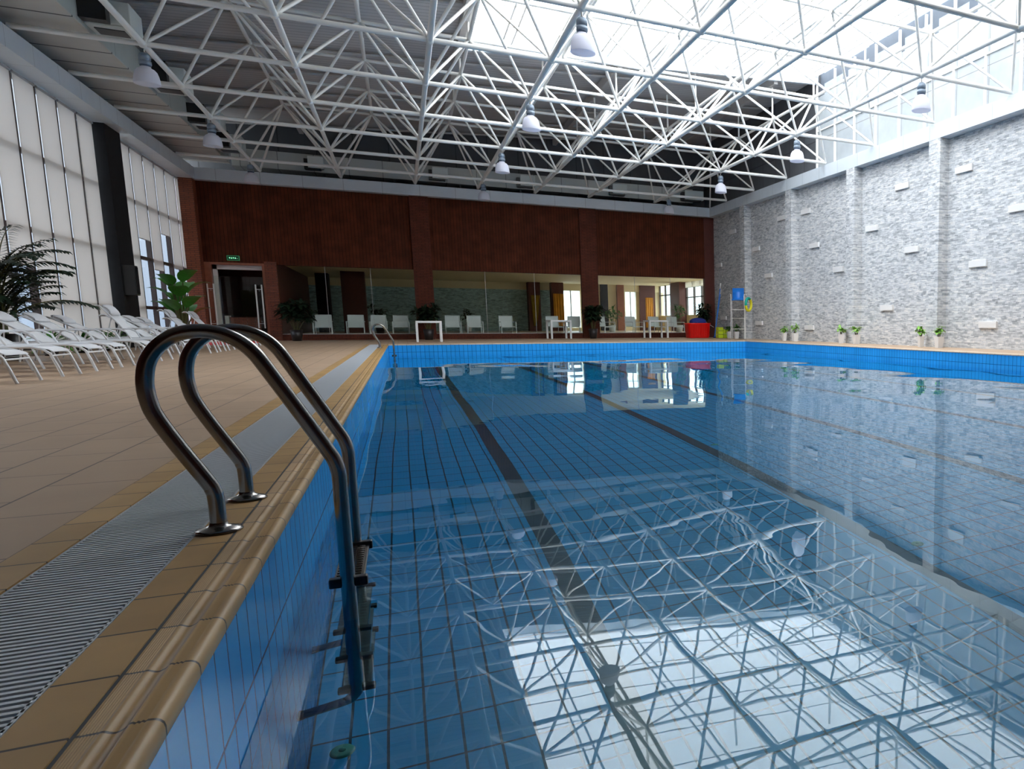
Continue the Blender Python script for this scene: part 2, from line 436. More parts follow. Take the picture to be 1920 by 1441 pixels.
m.box(XR-.008, XR+.24, YN-.24, YF-.008, -.029, .002)
m.box(XG, XR-.008, YN-.24, YN+.008, -.029, .002)
struct(m.build('trim_4', 'coping_pale', bevel=.006))
# gutter channel and grate
m = MB(); m.box(XGL, XG, YN-.24, YF+.24, -.15, -.10)
struct(m.build('trim_5', 'channel'))
g = empty('drain_grate', (0, 0, 0))
tag(g, 'long white slatted overflow grate between yellow tile rows beside the pool edge', 'drain grate')
m = MB()
y = -2.9
while y < YF+.2:
    m.box(XGL+.006, XG-.006, y, y+.0115, -.0028, -.001); m.box(XGL+.01, XG-.01, y+.0045, y+.007, -.02, -.0028); y += .024
m.build('slats', 'grate', g)
m = MB()
for x in (XGL+.004, XG-.010): m.box(x, x+.006, -2.9, YF+.2, -.030, -.001)
for x in (XGL+.09, XG-.1): m.box(x, x+.008, -2.9, YF+.2, -.032, -.012)
m.build('side_rail', 'grate', g)

# pool shell
m = MB(); m.box(XE-.3, XE-.002, YN-.2, YF+.2, ZF-.1, -.03); struct(m.build('wall_pool_left', 'wall_tile_x'))
m = MB(); m.box(XR+.002, XR+.24, YN-.2, YF+.2, ZF-.1, -.03); struct(m.build('wall_pool_right', 'wall_tile_x'))
m = MB(); m.box(XE-.002, XR+.002, YF, YF+.2, ZF-.1, -.03); struct(m.build('wall_pool_far', 'wall_tile_y'))
m = MB(); m.box(XE-.002, XR+.002, YN-.2, YN, ZF-.1, -.03); struct(m.build('wall_pool_near', 'wall_tile_y'))
m = MB(); m.box(XE-.002, XR+.002, YN, YF, ZF-.1, ZF); struct(m.build('floor_pool', 'floor_tile'))
for i, lx in enumerate((.692, 2.48, 4.20, 6.0, 7.85, 9.65)):
    m = MB(); m.box(lx-.06, lx+.06, YN+1.5, YF-1.2, ZF, ZF+.003); m.box(lx-.3, lx+.3, YF-1.2, YF-1.08, ZF, ZF+.003)
    struct(m.build('trim_%d' % (10+i), 'lane'))
for k, (ix, iy, lb) in enumerate(DISCS):
    fx = empty('floor_disc', (ix, iy, ZF)); tag(fx, 'round green disc on pool floor '+lb, 'pool fitting', 'green discs on the pool floor')  # small flat green discs lying on the pool floor
    MB().lathe([(0, .010), (.03, .010), (.036, .007), (.04, .0)], n=20).build('cover', 'disc', fx)
    MB().lathe([(0, .016), (.011, .015), (.012, .010)], n=12).build('cap', 'disc', fx)
m = MB()
nx, ny = 60, 140
vs = [(XE+(XR-XE)*i/nx, YN+(YF-YN)*j/ny, ZW) for j in range(ny+1) for i in range(nx+1)]
m.add(vs, [(j*(nx+1)+i, j*(nx+1)+i+1, (j+1)*(nx+1)+i+1, (j+1)*(nx+1)+i) for j in range(ny) for i in range(nx)], True)
w = m.build('pool_water', 'water')
tag(w, 'clear blue rippled pool water mirroring the roof trusses', 'water', kind='stuff')

# ------------------------------------------------------------------ walls of the hall
# right stone wall with pilasters and accent blocks
wr = MB(); wr.box(XW, XW+.3, YB, YW+1.2, -.15, 5.9)
wr = struct(wr.build('wall_right', 'stone'))
for yp in (30.0, 25.6, 21.12, 16.72, 12.3, 7.9, 3.5, -.9):
    m = MB(); m.box(12.8, XW+.02, yp, yp+.5, 0, 5.55)
    p_ = m.build('pilaster', 'stone', wr)
BL = [(31.93, 4.67), (33.68, 3.34), (29.41, 3.72), (27.0, 4.69), (24.96, 4.68), (24.31, 3.42), (28.21, 2.57), (22.59, 2.47),
      (20.5, 3.61), (18.33, 2.78), (15.4, 2.18), (19.6, 1.13), (14.95, .62), (24.70, .5), (29.19, .67), (16.05, 4.65),
      (18.86, 4.64), (13.97, 3.40), (11.0, 2.9), (9.3, 4.2), (12.4, .9), (6.5, 3.1), (33.2, .9)]
for (yb, zb) in BL:
    m = MB(); m.box(XW-.06, XW+.01, yb-.34, yb+.34, zb-.085, zb+.085)
    m.build('accent_block', 'pot_white', wr, bevel=.006)
m = MB(); m.box(12.8, XW, YB, YW, 5.55, 5.95); m.box(XW, XW+.3, YB, YW, 5.9, 5.95)
struct(m.build('trim_20', 'beam'))
# upper right wall, battens, rail, clerestory
m = MB(); m.box(XW+.02, XW+.3, YB, 24.1, 5.95, 8.42)
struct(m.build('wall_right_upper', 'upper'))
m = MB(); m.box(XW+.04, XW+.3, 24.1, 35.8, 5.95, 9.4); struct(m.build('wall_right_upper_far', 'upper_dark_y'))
m = MB(); m.box(XW-.02, XW+.05, YB, 24.1, 7.26, 7.30)
for k in range(25): m.box(XW-.035, XW+.03, 24.14-k*1.26-.03, 24.14-k*1.26+.03, 5.95, 9.05)
struct(m.build('trim_21', 'white_steel'))
m = MB(); m.box(XW+.12, XW+.3, YB, 24.1, 8.42, 9.4); struct(m.build('trim_24', 'facade'))
# left: glazed wall
mull = [20.1-1.145*k for k in range(22, 0, -1)]+[20.1, 21.22, 22.34, 23.47, 24.61, 25.74]
mull2 = [27.35, 28.6, 29.83, 31.0, 32.2, 33.45, 34.3]
RAISE = {(29.0): 0}
wi = 1
for ml in (mull, mull2):
    for a, b in zip(ml[:-1], ml[1:]):
        if a < 11: continue
        m = MB(); m.box(XL-.08, XL-.07, a, b, .0, 5.55)
        w_ = struct(m.build('window_%d' % wi, 'glass_left'))
        m = MB()
        for z in (.12, 1.08, 2.50, 4.05): m.box(XL-.09, XL-.01, a+.04, b-.04, z-.045, z+.045)
        m.build('transom', 'mullion', w_)
        m = MB(); m.box(XL-.09, XL+.022, a-.045, a+.045, 0, 5.55); m.build('mullion', 'mullion', w_)
        wi += 1
m = MB(); m.box(XL-.25, XL-.05, YB, 10.95, 0, 5.6); struct(m.build('wall_left_added', 'brick_dark'))  # unseen solid wall, added in place of windows to darken the near deck
m = MB(); m.box(XL-.2, XL+.12, YB, YW, 0, .10); struct(m.build('baseboard_left', 'coping_pale'))
m = MB(); m.box(XL-.3, -6.12, 25.8, 27.02, 0, 5.55); struct(m.build('wall_left_column', 'black'))
sp = empty('wall_speaker', (-6.0, 26.05, 1.72)); tag(sp, 'black box speaker mounted low on the black column between window bays', 'speaker')
MB().box(-.12, .12, -.16, .16, -.38, .38).build('cabinet', 'blackpl', sp, bevel=.01)
MB().box(.12, .13, -.13, .13, -.34, .34).build('grille', 'black', sp)
m = MB(); m.box(XL-.05, -5.88, YB, YW-.35, 5.55, 5.95); struct(m.build('trim_22', 'beam'))
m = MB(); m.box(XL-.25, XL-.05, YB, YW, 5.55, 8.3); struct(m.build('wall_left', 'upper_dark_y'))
# roller blinds
drop = {20.1: 1.75, 28.6: 3.03, 29.83: 2.22, 31.0: 3.38, 32.2: 2.40, 33.45: 2.50}
names = ['bay by the tall palm', 'bay by the tall palm', 'bay by the tall palm', 'bay by the tall palm', 'bay by the tall palm']
cnt = 0
bl_near = [(a, b) for a, b in zip(mull[:-1], mull[1:]) if a > 14]
bl_far = list(zip(mull2[:-1], mull2[1:]))
for bay, lst in (('near', bl_near), ('far', bl_far)):
    for i, (a, b) in enumerate(lst):
        z0 = drop.get(round(a, 2), .22)
        r = empty('roller_blind', (XL+.03, (a+b)/2, 5.5)); hw = (b-a)/2-.068
        k = len(lst)-1-i
        if bay == 'near':
            lab = 'white roller blind, %s counting from the black column towards the camera' % ORD[k]
            if z0 > 1: lab = 'white roller blind stopped above a gap of bare glass beside the tall palm'
        else:
            st = 'hanging to the floor' if z0 < 1 else 'raised off its window'
            lab = 'white roller blind %s, %s from the brick corner' % (st, ORD[k])
        tag(r, lab, 'blind', 'white roller blinds on the window wall')
        me = MB(); me.box(-.002, .002, -hw, hw, z0-5.5, 0); me.build('fabric', 'blind', r)
        MB().tube([(0, -hw-.02, 0), (0, hw+.02, 0)], .03, 10).build('roller', 'rail', r)
        MB().tube([(0, -hw, z0-5.5), (0, hw, z0-5.5)], .012, 8).build('bottom_bar', 'rail', r)

# far wall: wood panels above, brick piers, brick plinth, glazed lounge openings
YD = YW
m = MB()
m.box(-6.35, 13.1, YD, YD+.25, 2.75, 5.95)
wf = struct(m.build('wall_far', 'wood'))
m = MB()
for a, b in ((.56, 1.22), (6.96, 7.66)): m.box(a, b, YD-.14, YD+.1, 0, 5.6)
m.build('brick_pier', 'brick_dark', wf)
m = MB(); m.box(-4.2, -3.84, YD-.06, YD+.2, 0, 2.85); m.build('brick_pier', 'brick', wf)
m = MB(); m.box(-6.35, -5.93, YD-.5, YD+.2, 0, 5.55); m.build('corner_pier', 'brick_y', wf)
m = MB(); m.box(12.62, 13.1, YD-.04, YD+.2, 0, 5.55); m.build('end_panel', 'dkwood', wf)
m = MB()
for a, b in ((-3.84, .56), (1.22, 6.96), (7.66, 12.62)): m.box(a, b, YD-.03, YD+.2, 0, .22)
m.build('plinth', 'brick_dark', wf)
m = MB(); m.box(-6.35, 12.8, YD-.35, YD, 5.55, 5.95)
struct(m.build('trim_23', 'beam_x'))
for i, (a, b) in enumerate(((-3.84, .56), (1.22, 6.96), (7.66, 12.62))):
    m = MB(); m.box(a, b, YD+.06, YD+.07, .22, 2.75)
    w_ = struct(m.build('window_%d' % (40+i), 'glass'))
    m = MB(); n_ = 3
    for k in range(1, n_): x = a+(b-a)*k/n_; m.box(x-.006, x+.006, YD+.05, YD+.08, .22, 2.75)
    m.box(a, b, YD+.04, YD+.09, .20, .24)
    m.build('window_joint', 'rail', w_)
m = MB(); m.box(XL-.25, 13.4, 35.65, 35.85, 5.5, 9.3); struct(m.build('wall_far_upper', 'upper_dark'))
m = MB(); m.box(XL-.25, 13.4, YB-.2, YB, 0, 9.3); struct(m.build('wall_near', 'brick_dark'))
m = MB(); m.box(-6.35, 13.1, YD+.25, 35.65, 5.3, 5.5); struct(m.build('ceiling_ledge', 'upper_dark'))

# roof deck with skylight hole
def slab(m, x0, x1, y0, y1):
    vs = [(x, y, roof_z(x)+dz) for dz in (0, .18) for y in (y0, y1) for x in (x0, x1)]
    m.add(vs, [(0, 2, 3, 1), (4, 5, 7, 6), (0, 1, 5, 4), (2, 6, 7, 3), (0, 4, 6, 2), (1, 3, 7, 5)])
m = MB(); slab(m, -6.9, 1.95, YB-.2, 35.9); slab(m, 1.95, 13.4, 24.15, 35.9); slab(m, 1.95, 13.4, YB-.2, 8.6)
roof = struct(m.build('ceiling', 'roof'))
m = MB()
for k in range(18):
    yy = 35.2-k*2.35
    for (a, b) in ([(-6.6, 13.1)] if (yy > 24.3 or yy < 8.5) else [(-6.6, 1.9)]):
        m.tube([(a, yy, roof_z(a)-.08), (b, yy, roof_z(b)-.08)], .045, 6)
m.build('purlin', 'roof_steel', roof)
m = MB()
for xx in (-2.83, 1.85, 6.3, 11.55): m.box(xx-.07, xx+.07, 24.2 if xx > 1.9 else YB, 35.6, roof_z(xx)-.3, roof_z(xx)-.02)
m.build('rafter', 'roof_steel', roof)
m = MB(); slab(m, 2.0, 13.1, 8.65, 24.1)
for i, v in enumerate(m.v): m.v[i] = (v[0], v[1], v[2]+.06 if v[2] < roof_z(v[0])+.1 else v[2]-.11)
sk = struct(m.build('window_50', 'sky_pane'))
m = MB()
x = 2.95
while x < 13.0:
    for dx in (0, .24): m.box(x+dx-.022, x+dx+.022, 8.6, 24.1, roof_z(x), roof_z(x)+.05)
    x += 1.35
m.build('skylight_rafter', 'white_steel', sk)
m = MB()
for k in range(11):
    yy = 24.05-k*1.45
    m.tube([(2.0, yy, roof_z(2.0)+.03), (13.1, yy, roof_z(13.1)+.03)], .018, 6)
m.box(1.93, 2.03, 8.6, 24.15, roof_z(2)-.25, roof_z(2)+.1)
m.build('skylight_bar', 'white_steel', sk)
m = MB()
vs = [(x, y, roof_z(x)+dz) for dz in (-.22, .1) for y in (24.05, 24.17) for x in (1.95, 13.1)]
m.add(vs, [(0, 2, 3, 1), (4, 5, 7, 6), (0, 1, 5, 4), (2, 6, 7, 3), (0, 4, 6, 2), (1, 3, 7, 5)])
m.build('skylight_kerb', 'beam_x', sk)

# ------------------------------------------------------------------ space frame
tr = empty('space_frame', (4.4, 17, 6.0))
tag(tr, 'white tubular steel space frame spanning the hall under the roof', 'roof truss')
def tpart(mb, name, mat='white_steel'):
    o = mb.build(name, mat); o.parent = tr; o.matrix_parent_inverse = Matrix.Translation((-4.4, -17, -6.0)); return o
BX = [-4.05, -1.61, .82, 3.04, 5.2, 7.38, 10.25]
BY = [32.1-3.0*k for k in range(11)]
TX = [-2.87, -.42, 1.90, 4.12, 6.27, 8.84, 11.6]
TY = [30.6-3.0*k for k in range(10)]
ZB_, ZT = 6.03, 7.60
for yy in BY:
    m = MB().tube([(-5.95, yy, ZB_), (12.86, yy, ZB_)], .052, 8); tpart(m, 'bottom_chord')
for xx in BX:
    m = MB().tube([(xx, BY[-1], ZB_), (xx, 34.2, ZB_)], .055, 8); tpart(m, 'bottom_chord')
for yy in TY:
    m = MB().tube([(TX[0], yy, ZT), (TX[-1], yy, ZT)], .045, 8); tpart(m, 'top_chord')
for xx in TX:
    m = MB().tube([(xx, TY[-1], ZT), (xx, TY[0], ZT)], .045, 8); tpart(m, 'top_chord')
BXe = BX+[12.86]
diag = []
for xx in TX:
    for yy in TY:
        i = TX.index(xx)
        for bx in (BXe[i], BXe[i+1]):
            for by in (yy-1.5, yy+1.5):
                diag.append(((xx, yy, ZT), (bx, by, ZB_)))
for bx, bi in ((12.86, 0),):
    for yy in TY: pass
# end braces down to the beams
for xx in TX:
    i = TX.index(xx)
    for bx in (BXe[i], BXe[i+1]): diag.append(((xx, TY[0], ZT), (bx, 34.15, ZB_-.03)))
for yy in TY:
    for by in (yy-1.5, yy+1.5): diag.append(((TX[0], yy, ZT), (-4.05, by, ZB_)))
diag = list(dict.fromkeys(diag))
def seen(dg):
    p = (Vector(dg[0])+Vector(dg[1]))/2-Vector((0, 0, EYE)); z = p.dot(fw)
    if z < .5: return 1e3+p.length
    u = CX+F_PX*p.dot(rt)/z; v = CY-F_PX*p.dot(up)/z
    return p.length+(0 if (-50 < u < 1970 and -30 < v) else 500)
diag.sort(key=seen)
for dg in diag[:100]:
    tpart(MB().tube(dg, .034, 7, False), 'diagonal_brace')
m = MB()
for dg in diag[100:]: m.tube(dg, .034, 6, False)
tpart(m, 'diagonal_braces')['kind'] = 'stuff'
m = MB()
nodes = [(x, y, ZB_) for x in BX for y in BY]
nodes.sort(key=lambda q: seen((q, q)))
for q in nodes: tpart(MB().ball(q, .085, 10), 'node_ball')
m = MB()
for x in TX:
    for y in TY: m.ball((x, y, ZT), .07, 8)
tpart(m, 'top_node_balls')['kind'] = 'stuff'
for x in TX:
    for y in TY: tpart(MB().tube([(x, y, ZT), (x, y, roof_z(x)+.0)], .03, 6), 'roof_post')

# ------------------------------------------------------------------ pendant lamps
def make_lamp():
    r = empty('pendant_lamp')
    h = MB().tube([(0, 0, .0), (0, 0, -.10)], .012, 6).build('hook', 'steel', r)
    MB().lathe([(.0, -.08), (.055, -.085), (.085, -.11), (.095, -.15), (.095, -.21), (.078, -.22), (.078, -.235), (.1, -.24), (.1, -.30), (.082, -.31)], n=18).build('housing', 'lamp_body', r)
    MB().lathe([(.083, -.30), (.092, -.31), (.086, -.335), (.078, -.34)], n=18).build('collar', 'lamp_ring', r)
    MB().lathe([(.078, -.335), (.09, -.365), (.135, -.39), (.170, -.435), (.190, -.50), (.203, -.58), (.21, -.66), (.205, -.672), (.198, -.66), (.183, -.51), (.160, -.445), (.128, -.40), (.078, -.375)], n=26).build('lamp_shade', 'lamp_shade', r)
    MB().lathe([(0.0, -.70), (.09, -.695), (.16, -.68), (.202, -.664)], n=26).build('lens', 'lamp_shade', r)
    MB().ball((0, 0, -.47), .05, 10, (1, 1, 1.5)).build('bulb', 'pillow', r)
    return r
lamp0 = make_lamp()
lcol = {3.04: 'middle', -4.05: 'window side', 10.25: 'stone wall side'}
first = True
for lx in (3.04, 10.25, -4.05):
    rows = [r_ for r_ in (14.1, 20.1, 26.1, 32.1)]
    for k, ly in enumerate(rows):
        o = lamp0 if first else copy_tree(lamp0)
        first = False
        o.location = (lx, ly, ZB_-.086)
        tag(o, 'glass bell pendant lamp in the %s row, %s from the camera' % (lcol[lx], ORD[k]), 'lamp', 'pendant lamps hung from the space frame')

# ------------------------------------------------------------------ air ducts
d = empty('air_duct', (-5.5, 14, 6.5)); tag(d, 'pale rectangular air duct running above the window wall beam', 'air duct')
def dpart(mb, name, mat, p, loc, bevel=0):
    o = mb.build(name, mat, None, bevel); o.parent = p; o.matrix_parent_inverse = Matrix.Translation((-loc[0], -loc[1], -loc[2])); return o
DL = (-5.5, 14, 6.5)
m = MB(); m.box(-6.2, -4.9, YB, 34.3, 6.22, 6.9); dpart(m, 'duct_body', 'duct', d, DL)
m = MB(); m.box(-6.2, -4.9, YB, 34.3, 6.19, 6.22); dpart(m, 'duct_underside', 'duct_b', d, DL)
for yy in (20.6, 24.9, 29.0, 32.4):
    m = MB(); m.box(-4.9, -4.2, yy-.5, yy+.35, 6.32, 6.75); m.box(-4.9, -4.25, yy-.45, yy+.3, 6.28, 6.32)
    o = dpart(m, 'vent_box', 'ventbox', d, DL, .02)
    m = MB(); m.box(-4.9, -4.5, yy-.75, yy-.5, 6.3, 6.8); m.box(-4.8, -4.35, yy-.28, yy+.12, 6.265, 6.282)
    dpart(m, 'vent_opening', 'blackpl', d, DL)
d2 = empty('air_duct', (4, 35, 6.5)); tag(d2, 'pale panelled air duct running above the wood panelled end wall', 'air duct')
DL2 = (4, 35, 6.5)
m = MB(); m.box(-4.9, 12.2, 34.62, 35.5, 6.2, 6.82); dpart(m, 'duct_body', 'duct_e', d2, DL2)
m = MB()
for k in range(8): m.box(-4.5+k*2.3, -4.42+k*2.3, 34.9, 34.98, 5.495, 6.21)
dpart(m, 'support_post', 'upper_dark', d2, DL2)
for (a, b) in ((577, 607), (810, 840), (975, 1003), (1148, 1175), (1283, 1318)):
    Yp = 34.4
    def xat(u):
        lo, hi = -8., 15.
        for _ in range(40):
            mid = (lo+hi)/2; p = Vector((mid, Yp, 6.5-EYE))
            if CX+F_PX*p.dot(rt)/p.dot(fw) < u: lo = mid
            else: hi = mid
        return lo
    x0, x1 = xat(a), xat(b)
    m = MB(); m.box(x0, x1, 34.3, 34.62, 6.3, 6.72); dpart(m, 'vent_box', 'ventbox', d2, DL2, .02)
    m = MB(); m.box(x0-.12, x0, 34.34, 34.62, 6.26, 6.62); m.box(x0-.1, x1-.1, 34.33, 34.6, 6.24, 6.30); dpart(m, 'vent_opening', 'blackpl', d2, DL2)

# ------------------------------------------------------------------ pool ladders
LP = [(-.522, -.02), (-.522, .10), (-.527, .13), (-.537, .155), (-.60, .275), (-.640, .36), (-.652, .405), (-.656, .455), (-.648, .51),
      (-.630, .548), (-.605, .577), (-.570, .599), (-.518, .608), (-.467, .598), (-.425, .573), (-.395, .54), (-.370, .497), (-.29, .345),
      (-.228, .225), (-.213, .192), (-.205, .155), (-.204, .12), (-.204, .08), (-.204, -.2), (-.204, -.5), (-.204, -.8), (-.204, -.9), (-.2045, -.94), (-.207, -.97), (-.219, -1.0), (-.24, -1.02), (-.365, -1.06)]
def smooth_path(p, n=3):
    out = []
    P = [p[0]]+p+[p[-1]]
    if False: pass
    for i in range(1, len(P)-2):
        for k in range(n):
            t = k/n; a, b, c, e = P[i-1], P[i], P[i+1], P[i+2]
            out.append(tuple(.5*((2*b[j])+(-a[j]+c[j])*t+(2*a[j]-5*b[j]+4*c[j]-e[j])*t*t+(-a[j]+3*b[j]-3*c[j]+e[j])*t**3) for j in range(2)))
    out.append(p[-1]); return out
SP = smooth_path(LP)
def make_ladder(y0, label):
    r = empty('pool_ladder', (-.37, y0+.2425, 0)); tag(r, label, 'pool ladder', 'stainless steel pool ladders')
    for yy in (-.2425, .2425):
        MB().tube([(x+.37, yy, z) for x, z in SP], .0212, 18).build('handrail', 'steel', r)
        MB().lathe([(.0, .001), (.058, .002), (.060, .006), (.052, .012), (.034, .017), (.024, .022), (.022, .03)], (-.152, yy, 0), 28).build('base_flange', 'steel', r)
        MB().lathe([(.0, 0), (.03, .002), (.03, .012), (.022, .014)], (0.0, yy, -1.066), 14).build('rubber_foot', 'blackpl', r)
    for zt in (-.215, -.46, -.705, -.95):
        t_ = MB().box(.122, .212, -.22, .22, zt-.008, zt+.004)
        t_ = t_.build('tread', 'steel', r, bevel=.003)
        m = MB()
        for k in range(14):
            for q in range(3): m.box(.130+q*.026, .148+q*.026, -.205+k*.03, -.192+k*.03, zt+.004, zt+.008)
        m.build('tread_ribs', 'steel', t_)
        for s in (-1, 1):
            MB().box(.112, .222, s*.232-.016, s*.232+.016, zt-.016, zt+.016).build('end_cap', 'blackpl', t_, bevel=.005)
    return r
make_ladder(2.864, 'large stainless steel pool ladder with two hooped handrails in the near corner')
make_ladder(22.9, 'small distant stainless steel pool ladder near the far end of the pool')

# ------------------------------------------------------------------ sun loungers
def ribbon(m, pts, y0, y1, th=.006):
    n = len(pts)
    vs = [(x, y, z+dz) for dz in (0, -th) for y in (y0, y1) for (x, z) in pts]
    fs = []
    for i in range(n-1):
        fs += [(i, i+1, n+i+1, n+i), (2*n+i, 3*n+i, 3*n+i+1, 2*n+i+1)]
    m.add(vs, fs, True); return m
def make_lounger(ang, towel=False):
    """foot towards +x; origin on the floor under the seat middle"""
    r = empty('sun_lounger')
    bl = .78; hx, hz = -.28, .33
    top = (hx-bl*math.cos(ang), hz+bl*math.sin(ang))
    bed = [(.90, .30), (.86, .325), (.78, .345), (.6, .35), (.3, .338), (0, .328), (-.28, .33)]
    W = .29
    back = [(hx, hz)]+[(hx-bl*t*math.cos(ang), hz+bl*t*math.sin(ang)+.015*math.sin(PI*t)) for t in (.15, .3, .5, .7, .85, .95)]
    back += [(top[0], top[1]), (top[0]-.05, top[1]+.0), (top[0]-.09, top[1]-.03)]
    ribbon(MB(), bed, -W+.02, W-.02).build('seat_sling', 'sling', r)
    b_ = ribbon(MB(), back, -W+.02, W-.02).build('back_sling', 'sling', r)
    for s in (-1, 1):
        m = MB().tube([(-.95, s*W, .27), (-.9, s*W, .32), (-.6, s*W, .33), (0, s*W, .33), (.5, s*W, .352), (.72, s*W, .35), (.82, s*W, .325), (.88, s*W, .27), (.92, s*W, .15), (.965, s*W, .0)], .0155, 8)
        m.build('side_rail', 'lframe', r)
        MB().tube([(-.90, s*W, .32), (-.97, s*W, .0)], .0145, 8).build('leg', 'lframe', r)
        MB().tube([(.05, s*(W+.02), .33), (.16, s*(W+.02), 0)], .0135, 8).build('leg', 'lframe', r)
        MB().tube([(-.5, s*(W+.02), .33), (-.42, s*(W+.025), .50), (-.30, s*(W+.03), .53), (.0, s*(W+.03), .52), (.09, s*(W+.03), .47), (.15, s*(W+.02), .335)], .014, 8).build('armrest', 'lframe', r)
        MB().tube([(x, s*(W-.012), z) for x, z in back], .013, 8).build('back_rail', 'lframe', r)
    MB().tube([(.885, -W, .25), (.885, W, .25)], .011, 8).build('stretcher', 'lframe', r)
    MB().tube([(hx-.5*math.cos(ang), -W+.03, hz+.5*math.sin(ang)), (-.72, -W+.03, .12), (-.72, W-.03, .12), (hx-.5*math.cos(ang), W-.03, hz+.5*math.sin(ang))], .010, 8).build('back_prop', 'lframe', r)
    # headrest pillow lying on the upper back
    u = Vector((-math.cos(ang), 0, math.sin(ang))); n_ = Vector((math.sin(ang), 0, math.cos(ang)))
    c = Vector((top[0], 0, top[1]))-u*.13+n_*.035
    m = MB(); k = 10; vs = []; fs = []
    for j in range(9):
        yy = -W+.03+(2*W-.06)*j/8; sc_ = .62 if j in (0, 8) else 1
        for a in range(k):
            th = 2*PI*a/k; q = c+u*(.13*math.cos(th)*sc_)+n_*(.04*math.sin(th)*sc_); vs.append((q.x, yy, q.z))
    for j in range(8):
        for a in range(k): fs.append((j*k+a, j*k+(a+1) % k, (j+1)*k+(a+1) % k, (j+1)*k+a))
    fs += [tuple(range(k)), tuple(8*k+a for a in reversed(range(k)))]
    m.add(vs, fs, True).build('headrest', 'pillow', r)
    return r
LY = [(10.1, .55), (11.3, .62), (12.5, .6), (13.7, .58), (14.7, .6), (16.2, .62), (17.5, .6), (18.75, .55), (20.6, .98), (21.55, .66), (22.6, .6), (23.7, .55),
      (25.2, .95), (26.5, .6), (27.8, .92)]
protos = {}
for k, (ly, an) in enumerate(LY):
    if an in protos: o = copy_tree(protos[an])
    else: o = protos[an] = make_lounger(an)
    o.location = (-4.49, ly, 0); o.rotation_euler = (0, 0, random.uniform(-.02, .02))
    st = 'with its back raised steeply' if an > .9 else 'with its back reclined'
    tag(o, 'white mesh sun lounger %s, %s from the camera in the row' % (st, ORD[k]), 'sun lounger', 'white sun loungers along the window wall')
r = empty('floor_mat', (-4.75, 30.5, .001)); tag(r, 'long red mat with pale border on the deck before the glass doors', 'mat')
MB().box(-.72, .72, -3.0, 2.9, 0, .006).build('mat_surface', 'towel', r)
m = MB()
for a in ((-.78, -.72, -3.06, 2.96), (.72, .78, -3.06, 2.96), (-.72, .72, -3.06, -3.0), (-.72, .72, 2.9, 2.96)): m.box(*a, 0, .008)
m.build('border', 'pot_white', r)

# ------------------------------------------------------------------ plants
def leaf(m, base, d, length, width, droop=.4, fold=.15, n=5):
    d = Vector(d).normalized(); side = d.cross(Vector((0, 0, 1)))
    if side.length < .1: side = Vector((1, 0, 0))
    side.normalize(); p = Vector(base); vs = []
    for i in range(n+1):
        t = i/n; wv = width*math.sin(PI*min(1, t*.93+.07))**.8 if 0 < t < 1 else width*.08
        dd = (d+Vector((0, 0, -droop*t*1.6))).normalized()
        if i: p = p+dd*(length/n)
        upv = side.cross(dd)
        vs += [p-side*wv*.5+upv*fold*wv, p, p+side*wv*.5+upv*fold*wv]
    fs = []
    for i in range(n):
        a = i*3; fs += [(a, a+1, a+4, a+3), (a+1, a+2, a+5, a+4)]
    m.add(vs, fs, True)
def pot(parent, r, h, mat, sq=False):
    n = 4 if sq else 20; k = 1.41 if sq else 1
    MB().lathe([(0, 0), (r*.72*k, 0), (r*k, h), (r*.9*k, h), (r*.88*k, h*.9)], n=n, sq=sq).build('pot', mat, parent)
    MB().lathe([(0, h*.9), (r*.88*k, h*.9)], n=n, sq=sq).build('soil', 'soil', parent)
def bushy(name, loc, h, spread, potr, poth, leafmat, potmat, label, cat='plant', group=None, n=70, ll=.22, lw=.09, sq=False, seed=1, stems=6, up_=.25, low=.35):
    rnd = random.Random(seed)
    r = empty(name, loc); tag(r, label, cat, group); pot(r, potr, poth, potmat, sq)
    ms = MB(); mf = MB()
    for s in range(stems):
        a = 2*PI*s/stems+rnd.uniform(-.4, .4); rad = spread*rnd.uniform(.2, .75)
        top = Vector((rad*math.cos(a), rad*math.sin(a), h*rnd.uniform(.72, .98)))
        b0 = Vector((.25*potr*math.cos(a), .25*potr*math.sin(a), poth*.88))
        mid = (b0+top)/2+Vector((0, 0, .06*h))
        pts = [b0, b0*.5+mid*.5, mid, mid*.5+top*.5, top]
        ms.tube(pts, [.012, .010, .008, .006, .004], 6)
        for k in range(n//stems):
            t = rnd.uniform(low, 1.0)
            q = b0.lerp(top, t)+Vector((0, 0, .05*h*math.sin(PI*t)))
            aa = rnd.uniform(0, 2*PI); el = rnd.uniform(-.15, .9)
            dd = (math.cos(aa)*math.cos(el)+.5*math.cos(a), math.sin(aa)*math.cos(el)+.5*math.sin(a), math.sin(el)+up_)
            leaf(mf, q, dd, ll*rnd.uniform(.7, 1.2), lw*rnd.uniform(.7, 1.2), rnd.uniform(.3, .9), .12, 4)
    ms.build('stems', 'stem', r); mf.build('foliage', leafmat, r)
    return r
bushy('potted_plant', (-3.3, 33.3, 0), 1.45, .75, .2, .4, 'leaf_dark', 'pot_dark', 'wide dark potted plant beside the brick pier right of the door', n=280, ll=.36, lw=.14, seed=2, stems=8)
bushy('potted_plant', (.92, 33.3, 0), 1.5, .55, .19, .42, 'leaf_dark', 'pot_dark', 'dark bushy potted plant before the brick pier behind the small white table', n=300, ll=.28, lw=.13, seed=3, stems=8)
bushy('potted_plant', (7.2, 33.5, 0), 1.45, .5, .19, .42, 'leaf_dark', 'pot_dark', 'dark bushy potted plant before the brick pier between the wide lounge windows', n=300, ll=.30, lw=.13, seed=4, stems=8)
